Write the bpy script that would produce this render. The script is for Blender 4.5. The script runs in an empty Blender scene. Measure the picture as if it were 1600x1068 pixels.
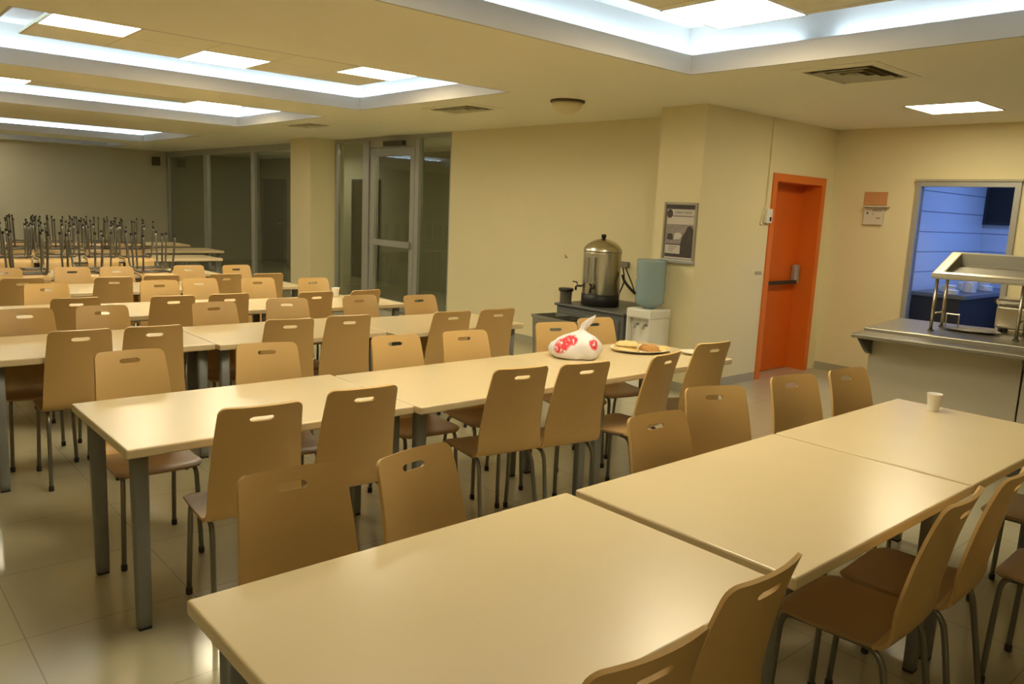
import bpy, bmesh, math, random
from mathutils import Vector, Matrix, noise

PI = math.pi
R = math.radians
scene = bpy.context.scene
col = scene.collection
random.seed(7)

# ------------------------------------------------------------------ camera
cam_data = bpy.data.cameras.new('camera')
cam = bpy.data.objects.new('camera', cam_data)
col.objects.link(cam)
scene.camera = cam
cam_data.sensor_fit = 'HORIZONTAL'
cam_data.sensor_width = 36.0
cam_data.lens = 27.893
cam_data.clip_start = 0.05
cam_data.clip_end = 100
RIGHT = Vector((0.751866, -0.657865, 0.043710))
DOWN = Vector((-0.076581, -0.152986, -0.985257))
FWD = Vector((0.654853, 0.737434, -0.165405))
cm = Matrix((RIGHT, -DOWN, -FWD)).transposed().to_4x4()
cm.translation = Vector((0, 0, 1.63))
cam.matrix_world = cm

# ------------------------------------------------------------------ world, exposure
world = bpy.data.worlds.new('world')
scene.world = world
world.use_nodes = True
bg = world.node_tree.nodes['Background']
bg.inputs['Color'].default_value = (0.02, 0.03, 0.06, 1)
bg.inputs['Strength'].default_value = 0.3
vs = scene.view_settings
vs.view_transform = 'Standard'
vs.look = 'None'
vs.gamma = 1.0
vs.use_curve_mapping = False
vs.exposure = 0.85

PANEL_COLOR = (1.0, 0.86, 0.58)
PANEL_POWER = 14.0
LED_COLOR = (0.54, 0.76, 1.0)
LED_POWER = 20.0
KITCHEN_COLOR = (0.22, 0.38, 1.0)
KITCHEN_POWER = 9.0


# ------------------------------------------------------------------ materials
def nt(name):
    m = bpy.data.materials.new(name)
    m.use_nodes = True
    t = m.node_tree
    return m, t, t.nodes['Principled BSDF']


def mat(name, color, rough=0.5, metal=0.0, var=0.06, scale=6.0, bump=0.0, bscale=60.0, spec=0.5, aniso=None):
    m, t, p = nt(name)
    geo = t.nodes.new('ShaderNodeNewGeometry')
    nz = t.nodes.new('ShaderNodeTexNoise')
    nz.inputs['Scale'].default_value = scale
    nz.inputs['Detail'].default_value = 3
    src = geo.outputs['Position']
    if aniso:
        mp = t.nodes.new('ShaderNodeMapping')
        mp.inputs['Scale'].default_value = aniso
        t.links.new(src, mp.inputs['Vector'])
        src = mp.outputs['Vector']
    t.links.new(src, nz.inputs['Vector'])
    mix = t.nodes.new('ShaderNodeMix')
    mix.data_type = 'RGBA'
    mix.inputs['A'].default_value = tuple(c * (1 - var) for c in color) + (1,)
    mix.inputs['B'].default_value = tuple(min(1, c * (1 + var)) for c in color) + (1,)
    t.links.new(nz.outputs['Fac'], mix.inputs['Factor'])
    t.links.new(mix.outputs['Result'], p.inputs['Base Color'])
    p.inputs['Roughness'].default_value = rough
    p.inputs['Metallic'].default_value = metal
    p.inputs['Specular IOR Level'].default_value = spec
    if bump:
        b = t.nodes.new('ShaderNodeBump')
        n2 = t.nodes.new('ShaderNodeTexNoise')
        n2.inputs['Scale'].default_value = bscale
        t.links.new(geo.outputs['Position'], n2.inputs['Vector'])
        t.links.new(n2.outputs['Fac'], b.inputs['Height'])
        b.inputs['Strength'].default_value = bump
        b.inputs['Distance'].default_value = 0.01
        t.links.new(b.outputs['Normal'], p.inputs['Normal'])
    return m


def emit(name, color, power):
    m, t, p = nt(name)
    p.inputs['Base Color'].default_value = (0.8, 0.8, 0.8, 1)
    p.inputs['Emission Color'].default_value = color + (1,)
    p.inputs['Emission Strength'].default_value = power
    return m


def grid_mat(name, color, line, pitch, origin, width, axes, rough, var=0.06, spec=0.5, nscale=2.0):
    """flat colour with thin joint lines on a square grid (tiles)"""
    m, t, p = nt(name)
    geo = t.nodes.new('ShaderNodeNewGeometry')
    sep = t.nodes.new('ShaderNodeSeparateXYZ')
    t.links.new(geo.outputs['Position'], sep.inputs[0])
    masks = []
    for k, ax in enumerate(axes):
        sub = t.nodes.new('ShaderNodeMath'); sub.operation = 'SUBTRACT'
        t.links.new(sep.outputs[ax], sub.inputs[0]); sub.inputs[1].default_value = origin[k]
        pp = t.nodes.new('ShaderNodeMath'); pp.operation = 'PINGPONG'
        t.links.new(sub.outputs[0], pp.inputs[0]); pp.inputs[1].default_value = pitch[k] / 2
        lt = t.nodes.new('ShaderNodeMath'); lt.operation = 'LESS_THAN'
        t.links.new(pp.outputs[0], lt.inputs[0]); lt.inputs[1].default_value = width / 2
        masks.append(lt.outputs[0])
    mk = masks[0]
    for q in masks[1:]:
        mx = t.nodes.new('ShaderNodeMath'); mx.operation = 'MAXIMUM'
        t.links.new(mk, mx.inputs[0]); t.links.new(q, mx.inputs[1]); mk = mx.outputs[0]
    nz = t.nodes.new('ShaderNodeTexNoise'); nz.inputs['Scale'].default_value = nscale
    t.links.new(geo.outputs['Position'], nz.inputs['Vector'])
    a = t.nodes.new('ShaderNodeMix'); a.data_type = 'RGBA'
    a.inputs['A'].default_value = tuple(c * (1 - var) for c in color) + (1,)
    a.inputs['B'].default_value = tuple(c * (1 + var) for c in color) + (1,)
    t.links.new(nz.outputs['Fac'], a.inputs['Factor'])
    b = t.nodes.new('ShaderNodeMix'); b.data_type = 'RGBA'
    t.links.new(mk, b.inputs['Factor'])
    t.links.new(a.outputs['Result'], b.inputs['A'])
    b.inputs['B'].default_value = line + (1,)
    t.links.new(b.outputs['Result'], p.inputs['Base Color'])
    p.inputs['Roughness'].default_value = rough
    p.inputs['Specular IOR Level'].default_value = spec
    return m


def glass_mat(name, tint, gloss=1.0):
    m = bpy.data.materials.new(name)
    m.use_nodes = True
    t = m.node_tree
    t.nodes.clear()
    out = t.nodes.new('ShaderNodeOutputMaterial')
    tr = t.nodes.new('ShaderNodeBsdfTransparent'); tr.inputs['Color'].default_value = tint + (1,)
    gl = t.nodes.new('ShaderNodeBsdfGlossy'); gl.inputs['Roughness'].default_value = 0.02
    lw = t.nodes.new('ShaderNodeLayerWeight'); lw.inputs['Blend'].default_value = 0.5
    pw = t.nodes.new('ShaderNodeMath'); pw.operation = 'POWER'; pw.inputs[1].default_value = 4.0
    t.links.new(lw.outputs['Facing'], pw.inputs[0])
    fr = t.nodes.new('ShaderNodeMath'); fr.operation = 'MULTIPLY_ADD'; fr.inputs[1].default_value = 0.8; fr.inputs[2].default_value = 0.05
    t.links.new(pw.outputs[0], fr.inputs[0])
    mx = t.nodes.new('ShaderNodeMixShader')
    t.links.new(fr.outputs[0], mx.inputs[0])
    t.links.new(tr.outputs[0], mx.inputs[1]); t.links.new(gl.outputs[0], mx.inputs[2])
    t.links.new(mx.outputs[0], out.inputs['Surface'])
    return m


M = {}
M['wall'] = mat('cream wall paint', (0.82, 0.73, 0.45), 0.75, var=0.02, scale=1.5, bump=0.05, bscale=150)
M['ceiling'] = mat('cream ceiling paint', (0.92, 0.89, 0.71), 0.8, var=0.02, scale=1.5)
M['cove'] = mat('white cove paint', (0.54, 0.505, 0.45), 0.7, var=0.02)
M['raft'] = grid_mat('ceiling tile', (0.86, 0.81, 0.60), (0.5, 0.44, 0.3), (0.59, 0.60), (1.32, 6.10), 0.006, (0, 1), 0.8, var=0.02)
M['far_wall'] = mat('grey beige wall paint', (0.66, 0.62, 0.48), 0.8, var=0.02)
M['floor'] = grid_mat('glossy floor tile', (0.47, 0.43, 0.29), (0.33, 0.30, 0.21), (0.6, 0.6), (0.48, 3.15), 0.005, (0, 1), 0.13, var=0.05)
M['skirting'] = mat('skirting tile', (0.42, 0.39, 0.28), 0.3, var=0.05)
M['table'] = mat('cream laminate table top', (0.71, 0.575, 0.345), 0.25, var=0.03, scale=3)
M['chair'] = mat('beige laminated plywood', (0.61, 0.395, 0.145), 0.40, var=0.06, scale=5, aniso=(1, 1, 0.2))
M['chair_seat_shaded'] = mat('beige plywood with under-table shade', (0.40, 0.25, 0.11), 0.36, var=0.06, scale=5)  # darker than the back: shade under the tables is put into the colour
M['leg'] = mat('grey painted steel leg', (0.20, 0.205, 0.19), 0.4, var=0.05)
M['tube'] = mat('grey metal tube', (0.20, 0.19, 0.155), 0.30, metal=0.6, var=0.05)
M['rubber'] = mat('dark plastic foot', (0.025, 0.022, 0.02), 0.6)
M['orange'] = mat('orange door paint', (0.72, 0.135, 0.008), 0.42, var=0.04, scale=2)
M['orange_frame'] = mat('orange frame paint', (0.74, 0.17, 0.015), 0.42, var=0.04, scale=2)
M['black'] = mat('black plastic', (0.012, 0.011, 0.010), 0.45)
M['steel'] = mat('brushed stainless steel', (0.62, 0.58, 0.48), 0.27, metal=1.0, var=0.05, scale=20, aniso=(1, 1, 0.05))
M['counter'] = mat('satin stainless sheet', (0.56, 0.53, 0.44), 0.34, metal=0.65, var=0.015, scale=1)
M['counter_dark'] = mat('dark steel bracket', (0.10, 0.095, 0.075), 0.5, metal=0.5)
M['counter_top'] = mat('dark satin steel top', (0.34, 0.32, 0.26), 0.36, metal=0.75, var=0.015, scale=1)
M['counter_front'] = mat('satin steel front panel', (0.60, 0.55, 0.43), 0.38, metal=0.35, var=0.02, scale=1)
M['hood'] = mat('cream grey steel hood', (0.62, 0.57, 0.45), 0.35, metal=0.35, var=0.02)
M['alu'] = mat('silver aluminium profile', (0.46, 0.46, 0.42), 0.4, metal=0.5, var=0.03)
M['alu_dark'] = mat('dark aluminium gasket', (0.06, 0.058, 0.05), 0.5)
M['glass'] = glass_mat('partition glass', (0.72, 0.74, 0.68))
M['corridor'] = mat('corridor paint', (0.55, 0.52, 0.40), 0.8, var=0.03)
M['brown_door'] = mat('dark brown door', (0.05, 0.032, 0.018), 0.6)
M['white'] = mat('white plastic', (0.84, 0.82, 0.73), 0.4, var=0.03)
M['cup'] = mat('white paper cup', (0.85, 0.81, 0.74), 0.6, var=0.02)
M['grey'] = mat('dark grey metal cabinet', (0.13, 0.135, 0.125), 0.45, var=0.08)
M['olive'] = mat('grey olive plastic bin', (0.21, 0.20, 0.15), 0.55, var=0.06)
M['urn_grey'] = mat('grey enamel', (0.24, 0.22, 0.17), 0.5)
M['poster_frame'] = mat('aluminium snap frame', (0.40, 0.37, 0.28), 0.4, metal=0.6)
M['poster_dark'] = mat('poster dark print', (0.07, 0.055, 0.05), 0.6, var=0.3, scale=25)
M['poster_mid'] = mat('poster grey print', (0.30, 0.26, 0.235), 0.6, var=0.35, scale=30)
M['poster_light'] = mat('poster pale print', (0.62, 0.57, 0.50), 0.6, var=0.05)
M['peach'] = mat('peach orange card', (0.62, 0.30, 0.12), 0.6, var=0.08)
M['paper'] = mat('printed notice paper', (0.68, 0.62, 0.50), 0.6, var=0.06)
M['bread'] = mat('pale flatbread', (0.78, 0.58, 0.24), 0.7, var=0.18, scale=30)
M['bread_brown'] = mat('browned flatbread', (0.50, 0.24, 0.06), 0.7, var=0.5, scale=40)
M['plate'] = mat('beige foam plate', (0.86, 0.78, 0.60), 0.4)
M['kitchen_tile'] = grid_mat('pale blue tile', (0.62, 0.66, 0.72), (0.16, 0.18, 0.24), (50, 0.22), (0, 1.36), 0.010, (0, 2), 0.35, var=0.02)
M['kitchen_dark'] = mat('dark kitchen wall', (0.022, 0.022, 0.026), 0.5)
M['kitchen_steel'] = mat('dull kitchen steel', (0.16, 0.17, 0.19), 0.35, metal=0.4)
M['dishes'] = mat('white crockery', (0.78, 0.78, 0.78), 0.25)
M['shade'] = mat('dark brown and painted shade', (0.10, 0.08, 0.045), 0.8)  # painted shade in vents and dome rim; own dark colour elsewhere
M['diffuser'] = emit('light panel', PANEL_COLOR, PANEL_POWER)
M['diffuser_soft'] = emit('softer light panel', PANEL_COLOR, PANEL_POWER * 0.95)
M['led'] = emit('cove led strip', LED_COLOR, LED_POWER)
M['corridor_fill_lamp'] = emit('added corridor fill glow', (1.0, 0.9, 0.66), 19.0)  # glow of the added corridor lamps
M['kitchen_fill_light'] = emit('kitchen daylight fill', KITCHEN_COLOR, KITCHEN_POWER)


def bottle_mat():
    m, t, p = nt('blue tinted water bottle')
    p.inputs['Base Color'].default_value = (0.33, 0.46, 0.48, 1)
    p.inputs['Roughness'].default_value = 0.10
    p.inputs['Alpha'].default_value = 0.78
    return m


M['bottle'] = bottle_mat()


# ------------------------------------------------------------------ mesh helpers
def box(bm, c, s, bev=0.0, seg=2, rot=None):
    r = bmesh.ops.create_cube(bm, size=1.0)
    vs_ = r['verts']
    for v in vs_:
        v.co = Vector((v.co.x * s[0], v.co.y * s[1], v.co.z * s[2]))
    if bev > 0:
        es = list({e for v in vs_ for e in v.link_edges})
        rr = bmesh.ops.bevel(bm, geom=es, offset=bev, segments=seg, profile=0.5, affect='EDGES')
        vs_ = list({v for f in rr['faces'] for v in f.verts} | {v for v in vs_ if v.is_valid})
    for v in vs_:
        if rot is not None:
            v.co = rot @ v.co
        v.co += Vector(c)
    lay = bm.faces.layers.int.get('flat') or bm.faces.layers.int.new('flat')
    for f in {f for v in vs_ for f in v.link_faces}:
        f[lay] = 1            # keep box faces flat shaded
    return bm


def box2(bm, a, b, bev=0.0, seg=2):
    return box(bm, [(p + q) / 2 for p, q in zip(a, b)], [abs(q - p) for p, q in zip(a, b)], bev, seg)


def tube(bm, pts, r, n=10, closed=False, smooth_steps=0):
    pts = [Vector(p) for p in pts]
    if smooth_steps:
        out = []
        P = [pts[0]] + pts + [pts[-1]]
        for i in range(1, len(P) - 2):
            for k in range(smooth_steps):
                u = k / smooth_steps
                p0, p1, p2, p3 = P[i - 1], P[i], P[i + 1], P[i + 2]
                out.append(0.5 * ((2 * p1) + (p2 - p0) * u + (2 * p0 - 5 * p1 + 4 * p2 - p3) * u * u + (3 * p1 - p0 - 3 * p2 + p3) * u ** 3))
        out.append(pts[-1])
        pts = out
    rings = []
    ref = None
    for i, p in enumerate(pts):
        d = (pts[min(i + 1, len(pts) - 1)] - pts[max(i - 1, 0)]).normalized()
        if ref is None:
            ref = d.orthogonal().normalized()
        ref = (ref - d * ref.dot(d)).normalized()
        bi = d.cross(ref)
        rad = r[i] if isinstance(r, (list, tuple)) else r
        rings.append([bm.verts.new(p + (ref * math.cos(2 * PI * k / n) + bi * math.sin(2 * PI * k / n)) * rad) for k in range(n)])
    for a, b in zip(rings, rings[1:]):
        for k in range(n):
            bm.faces.new((a[k], a[(k + 1) % n], b[(k + 1) % n], b[k]))
    bm.faces.new(rings[0][::-1])
    bm.faces.new(rings[-1])
    return bm


def lathe(bm, prof, n=32, c=(0, 0, 0), sx=1.0, sy=1.0, caps=True):
    rings = []
    for r, z in prof:
        rings.append([bm.verts.new((c[0] + r * sx * math.cos(2 * PI * k / n), c[1] + r * sy * math.sin(2 * PI * k / n), c[2] + z)) for k in range(n)])
    for a, b in zip(rings, rings[1:]):
        for k in range(n):
            bm.faces.new((a[k], a[(k + 1) % n], b[(k + 1) % n], b[k]))
    if caps:
        bm.faces.new(rings[0][::-1])
        bm.faces.new(rings[-1])
    return bm


def prism(bm, poly, h0, h1, axis=2):
    """extrude a 2D polygon along an axis"""
    def mk(p, h):
        q = [p[0], p[1]]
        q.insert(axis, h)
        return bm.verts.new(q)
    a = [mk(p, h0) for p in poly]
    b = [mk(p, h1) for p in poly]
    n = len(poly)
    for k in range(n):
        bm.faces.new((a[k], a[(k + 1) % n], b[(k + 1) % n], b[k]))
    bm.faces.new(a[::-1])
    bm.faces.new(b)
    return bm


def obj(name, bm, m, parent=None, smooth=True, angle=50):
    lay = bm.faces.layers.int.get('flat')
    for f in bm.faces:
        f.smooth = smooth and not (lay is not None and f[lay])
    if lay is not None:
        bm.faces.layers.int.remove(lay)
    lim = R(angle)
    for e in bm.edges:
        e.smooth = len(e.link_faces) == 2 and e.calc_face_angle(0) < lim
    bmesh.ops.recalc_face_normals(bm, faces=bm.faces[:])
    me = bpy.data.meshes.new(name)
    bm.to_mesh(me)
    bm.free()
    ms = m if isinstance(m, (list, tuple)) else [m]
    for q in ms:
        me.materials.append(q)
    o = bpy.data.objects.new(name, me)
    col.objects.link(o)
    if parent is not None:
        o.parent = parent
    return o


def NB():
    return bmesh.new()


def thing(name, label, cat, loc=(0, 0, 0), rotz=0.0, group=None):
    o = bpy.data.objects.new(name, None)
    o.empty_display_size = 0.1
    col.objects.link(o)
    o.location = loc
    o.rotation_euler = (0, 0, rotz)
    return tag(o, label, cat, group)


def tag(o, label, cat, group=None):
    o['label'] = label
    o['category'] = cat
    if group:
        o['group'] = group
    return o


def struct(name, bm, m, parent=None, smooth=False):
    o = obj(name, bm, m, parent, smooth)
    o['kind'] = 'structure'
    return o


def dup(root):
    r = root.copy()
    col.objects.link(r)
    for ch in list(root.children):
        c = ch.copy()
        col.objects.link(c)
        c.parent = r
        for g in list(ch.children):
            d = g.copy()
            col.objects.link(d)
            d.parent = c
    return r


def text_mesh(name, body, size, m, parent, loc, rot, sx=1.0):
    cu = bpy.data.curves.new(name, 'FONT')
    cu.body = body
    cu.size = size
    cu.align_x = 'CENTER'
    cu.align_y = 'CENTER'
    cu.extrude = 0.0004
    tmp = bpy.data.objects.new('tmp', cu)
    col.objects.link(tmp)
    dg = bpy.context.evaluated_depsgraph_get()
    me = bpy.data.meshes.new_from_object(tmp.evaluated_get(dg))
    bpy.data.objects.remove(tmp)
    me.materials.clear()
    me.materials.append(m)
    o = bpy.data.objects.new(name, me)
    col.objects.link(o)
    o.parent = parent
    o.location = loc
    o.rotation_euler = rot
    o.scale = (sx, 1, 1)
    return o


# ------------------------------------------------------------------ the room shell
ZC = 2.62
X0, X1 = -4.5, 9.0       # room limits (left wall, beyond right wall)
Y0, Y1 = -4.5, 20.4
XW = 6.62                # long right-hand wall
XK = 8.45                # kitchen wall
YD = 4.35                # wall holding the orange door

b = NB(); box2(b, (X0, Y0, -0.1), (12.2, Y1 + 0.2, 0)); struct('floor', b, M['floor'])

b = NB(); box2(b, (X0 - .15, Y1, 0), (9.2, Y1 + .15, 3.1)); struct('wall_far', b, M['far_wall'])
b = NB(); box2(b, (X0 - .15, Y0, 0), (X0, Y1, 3.1)); struct('wall_left', b, M['wall'])
b = NB(); box2(b, (X0 - .15, Y0 - .15, 0), (XK + .2, Y0, 3.1)); struct('wall_behind', b, M['wall'])
# right wall, solid part from the pillar to the glazed entry
b = NB(); box2(b, (XW, YD + .6, 0), (XW + .15, 8.86, 3.0)); struct('wall_right', b, M['wall'])
# pillar beside the orange door and the wall of the door (with the door recess left open)
DX0, DX1, DZ = 7.30, 8.20, 2.02
b = NB()
box2(b, (6.05, YD, 0), (DX0, YD + .50, 3.0))
box2(b, (DX1, YD, 0), (XK + .15, YD + .50, 3.0))
box2(b, (DX0, YD, DZ), (DX1, YD + .50, 3.0))
struct('wall_door', b, M['wall'])
# kitchen wall with its doorway
KY0, KY1, KZ = 2.57, 3.41, 2.03
b = NB()
box2(b, (XK, KY1, 0), (XK + .06, YD, 3.0))
box2(b, (XK, Y0, 0), (XK + .06, KY0, 3.0))
box2(b, (XK, KY0, KZ), (XK + .06, KY1, 3.0))
struct('wall_kitchen', b, M['wall'])
# column between the glazed fronts
b = NB(); box2(b, (6.19, 12.08, 0), (6.80, 12.80, 3.0)); struct('trim_column', b, M['wall'])

# skirtings
b = NB(); box2(b, (6.038, YD - .012, 0), (7.20, YD - .0005, .085)); struct('baseboard_door', b, M['skirting'])
b = NB(); box2(b, (XK - .012, KY1 + .08, 0), (XK - .0005, YD - .013, .085)); struct('baseboard_kitchen', b, M['skirting'])
b = NB(); box2(b, (XW - .012, YD + .6, 0), (XW - .0005, 8.85, .085)); struct('baseboard_right', b, M['skirting'])
b = NB(); box2(b, (6.038, YD, 0), (6.0495, YD + .5, .085)); struct('baseboard_pillar', b, M['skirting'])

# ceiling with openings for the light coffers
COFFERS = [(0.95, 4.77, 1.05, 3.60), (0.95, 4.62, 5.40, 7.88), (0.95, 4.74, 8.90, 11.45), (1.0, 5.10, 14.0, 17.0),
           (1.0, 5.25, 18.3, 20.1), (0.95, 4.77, -3.5, -0.95)]
b = NB()
ys = sorted({Y0, Y1} | {c[2] - .0205 for c in COFFERS} | {c[3] + .0205 for c in COFFERS})
for ya, yb in zip(ys, ys[1:]):
    mid = (ya + yb) / 2
    hit = [c for c in COFFERS if c[2] < mid < c[3]]
    if hit:
        box2(b, (X0, ya, ZC), (hit[0][0] - .0205, yb, ZC + .02))
        box2(b, (hit[0][1] + .0205, ya, ZC), (12.2, yb, ZC + .02))
    else:
        box2(b, (X0, ya, ZC), (12.2, yb, ZC + .02))
struct('ceiling', b, M['ceiling'])

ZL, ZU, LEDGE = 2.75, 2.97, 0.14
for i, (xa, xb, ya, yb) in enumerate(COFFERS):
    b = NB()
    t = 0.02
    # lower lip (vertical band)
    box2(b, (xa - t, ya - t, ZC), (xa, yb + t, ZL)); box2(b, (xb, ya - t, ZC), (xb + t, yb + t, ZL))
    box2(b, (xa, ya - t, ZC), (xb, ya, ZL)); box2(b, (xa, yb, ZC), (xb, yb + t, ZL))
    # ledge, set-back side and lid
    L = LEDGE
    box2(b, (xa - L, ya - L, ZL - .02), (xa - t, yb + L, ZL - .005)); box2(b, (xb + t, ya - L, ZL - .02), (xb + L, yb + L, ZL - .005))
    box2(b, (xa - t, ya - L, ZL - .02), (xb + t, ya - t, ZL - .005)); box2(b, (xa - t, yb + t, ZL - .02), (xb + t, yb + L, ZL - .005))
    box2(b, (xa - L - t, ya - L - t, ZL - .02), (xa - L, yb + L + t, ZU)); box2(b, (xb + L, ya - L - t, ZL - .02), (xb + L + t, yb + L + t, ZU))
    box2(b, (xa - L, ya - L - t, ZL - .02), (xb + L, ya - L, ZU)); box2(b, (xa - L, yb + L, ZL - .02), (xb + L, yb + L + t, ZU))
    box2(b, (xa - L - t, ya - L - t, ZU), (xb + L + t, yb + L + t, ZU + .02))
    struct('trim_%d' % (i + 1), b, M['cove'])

SLABS = [(1.37, 4.32, 1.87, 3.07), (1.31, 4.26, 6.10, 7.30), (1.37, 4.32, 9.55, 10.75), (1.5, 4.75, 14.9, 16.1), (1.5, 4.8, 18.85, 19.55), (1.37, 4.32, -2.85, -1.65)]
ZS = 2.78
for i, (xa, xb, ya, yb) in enumerate(SLABS):
    b = NB(); box2(b, (xa, ya, ZS), (xb, yb, ZS + .02)); struct('trim_%d' % (i + 11), b, M['raft'])

# ceiling light panels
def light_panel(x0, x1, y0, y1, z, label, group='square light panels of the ceiling', m='diffuser'):
    t_ = thing('ceiling_light', label, 'ceiling light', ((x0 + x1) / 2, (y0 + y1) / 2, z), 0, group)
    w, d = (x1 - x0) / 2, (y1 - y0) / 2
    f = NB(); e = 0.012
    box2(f, (-w, -d, -.006), (w, -d + e, -.0003)); box2(f, (-w, d - e, -.006), (w, d, -.0003))
    box2(f, (-w, -d + e, -.006), (-w + e, d - e, -.0003)); box2(f, (w - e, -d + e, -.006), (w, d - e, -.0003))
    obj('frame', f, M['white'], t_)
    g = NB(); box2(g, (-w + e, -d + e, -.005), (w - e, d - e, -.0004)); obj('diffuser', g, M[m], t_)
    return t_


def slab_panel(s, ci, ri, label):
    xa, xb, ya, yb = SLABS[s]
    px = (xb - xa) / 5
    py = (yb - ya) / 2
    light_panel(xa + px * ci + .005, xa + px * (ci + 1) - .005, ya + py * ri + .005, ya + py * (ri + 1) - .005, ZS, label)


slab_panel(0, 4, 1, 'bright square ceiling light at the far right corner of the nearest ceiling recess')
slab_panel(0, 2, 0, 'square ceiling light in the middle of the nearest ceiling recess')
slab_panel(0, 0, 1, 'square ceiling light at the left end of the nearest ceiling recess')
slab_panel(1, 0, 0, 'leftmost of three bright ceiling lights in the second ceiling recess')
slab_panel(1, 2, 1, 'middle of three bright ceiling lights in the second ceiling recess')
slab_panel(1, 4, 0, 'rightmost of three bright ceiling lights in the second ceiling recess')
slab_panel(2, 0, 1, 'leftmost ceiling light in the third ceiling recess, at the left picture edge')
slab_panel(2, 2, 0, 'half hidden thin looking middle ceiling light in the third ceiling recess')
slab_panel(2, 4, 1, 'rightmost ceiling light in the third ceiling recess')
slab_panel(3, 0, 1, 'added left ceiling light in the fourth ceiling recess')  # lights added in the last two recesses to brighten the far wall
slab_panel(3, 3, 0, 'added right ceiling light in the fourth ceiling recess')
slab_panel(4, 1, 1, 'added left ceiling light in the last ceiling recess by the far wall')
light_panel(-1.7, -1.1, -1.3, -.7, ZC, 'added unseen fill light set flush in ceiling behind the photographer at left')  # rear light added to lift the near chair backs
light_panel(6.95, 7.55, 2.46, 3.04, ZC, 'single square light set flush in ceiling before the orange door', m='diffuser_soft')

# hidden cove strips that light the coffers
SIDES = {0: 'rlfn', 1: 'rlfn', 2: 'rlfn', 3: 'rf', 4: 'f', 5: ''}
ORD = ['nearest', 'second', 'third', 'fourth', 'fifth', 'rear']
for i, (xa, xb, ya, yb) in enumerate(COFFERS[:5]):
    t_ = thing('cove_light', 'cool white light strip tucked in the ledge of the %s ceiling recess' % ORD[i], 'light strip', ((xa + xb) / 2, (ya + yb) / 2, ZL - .005), 0, 'cove light strips')
    cx, cy = (xa + xb) / 2, (ya + yb) / 2
    for s in SIDES[i]:
        g = NB()
        o_ = 0.07
        if s == 'r':
            runs = [(ya - o_, yb + o_)] if i > 1 else ([(ya - o_, 2.60), (2.86, yb + o_)] if i == 0 else [(6.15, yb + o_)])
            for q0, q1 in runs:
                box2(g, (xb + o_ - cx, q0 - cy, .001), (xb + o_ + .02 - cx, q1 - cy, .012))
        if s == 'l':
            box2(g, (xa - o_ - .02 - cx, ya - o_ - cy, .001), (xa - o_ - cx, yb + o_ - cy, .012))
        if s == 'f':
            box2(g, (xa - o_ - cx, yb + o_ - cy, .001), (xb + o_ - cx, yb + o_ + .02 - cy, .012))
        if s == 'n':
            box2(g, (xa - o_ - cx, ya - o_ - .02 - cy, .001), (xb + o_ - cx, ya - o_ - cy, .012))
        obj('strip', g, M['led'], t_, smooth=False)


# ceiling diffusers (air vents)
def vent(cx, cy, w, d, label):
    t_ = thing('ceiling_vent', label, 'air vent', (cx, cy, ZC), 0, 'square ceiling air vents')
    f = NB()
    # sloped outer frame
    o = [(-w, -d), (w, -d), (w, d), (-w, d)]
    for s0, s1, za, zb in ((1.0, .80, -.003, -.012),):
        A = [f.verts.new((p[0] * s0, p[1] * s0, za)) for p in o]
        B = [f.verts.new((p[0] * s1, p[1] * s1, zb)) for p in o]
        C = [f.verts.new((p[0] * s1, p[1] * s1, -.001)) for p in o]
        D = [f.verts.new((p[0] * s0, p[1] * s0, -.0005)) for p in o]
        for k in range(4):
            n = (k + 1) % 4
            f.faces.new((A[k], A[n], B[n], B[k])); f.faces.new((B[k], B[n], C[n], C[k])); f.faces.new((D[k], D[n], A[n], A[k]))
    obj('frame', f, M['ceiling'], t_, smooth=False)
    g = NB(); box2(g, (-w * .8, -d * .8, -.002), (w * .8, d * .8, -.0005)); obj('opening_shade', g, M['shade'], t_)  # dark plate painted as the shade inside the vent
    for k, s1 in enumerate((.70, .48, .26)):
        h = NB()
        A = [h.verts.new((p[0] * s1, p[1] * s1, -.022)) for p in o]
        B = [h.verts.new((p[0] * (s1 - .16), p[1] * (s1 - .16), -.003)) for p in o]
        for q in range(4):
            h.faces.new((A[q], A[(q + 1) % 4], B[(q + 1) % 4], B[q]))
        bmesh.ops.solidify(h, geom=h.faces[:], thickness=.002)
        obj('louvre', h, M['ceiling'], t_, smooth=False)
    return t_


vent(5.33, 2.67, .34, .29, 'square louvred air vent in ceiling beside the flush light')
vent(5.12, 6.7, .22, .40, 'square ceiling air vent beyond the smoke detector')
vent(5.15, 10.1, .2, .42, 'square ceiling air vent farthest away, near the column')

t_ = thing('ceiling_dome', 'round cream dome fitting on ceiling above the urn', 'ceiling fitting', (5.27, 5.32, ZC))
b = NB(); lathe(b, [(.155, -.02), (.16, -.004), (.15, -.0005)], 32); obj('rim', b, M['shade'], t_)  # rim coloured dark for the shadow at the top of the dome
b = NB(); lathe(b, [(.02, -.118), (.06, -.112), (.10, -.094), (.128, -.062), (.142, -.0205)], 32); obj('dome', b, M['wall'], t_)

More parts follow.
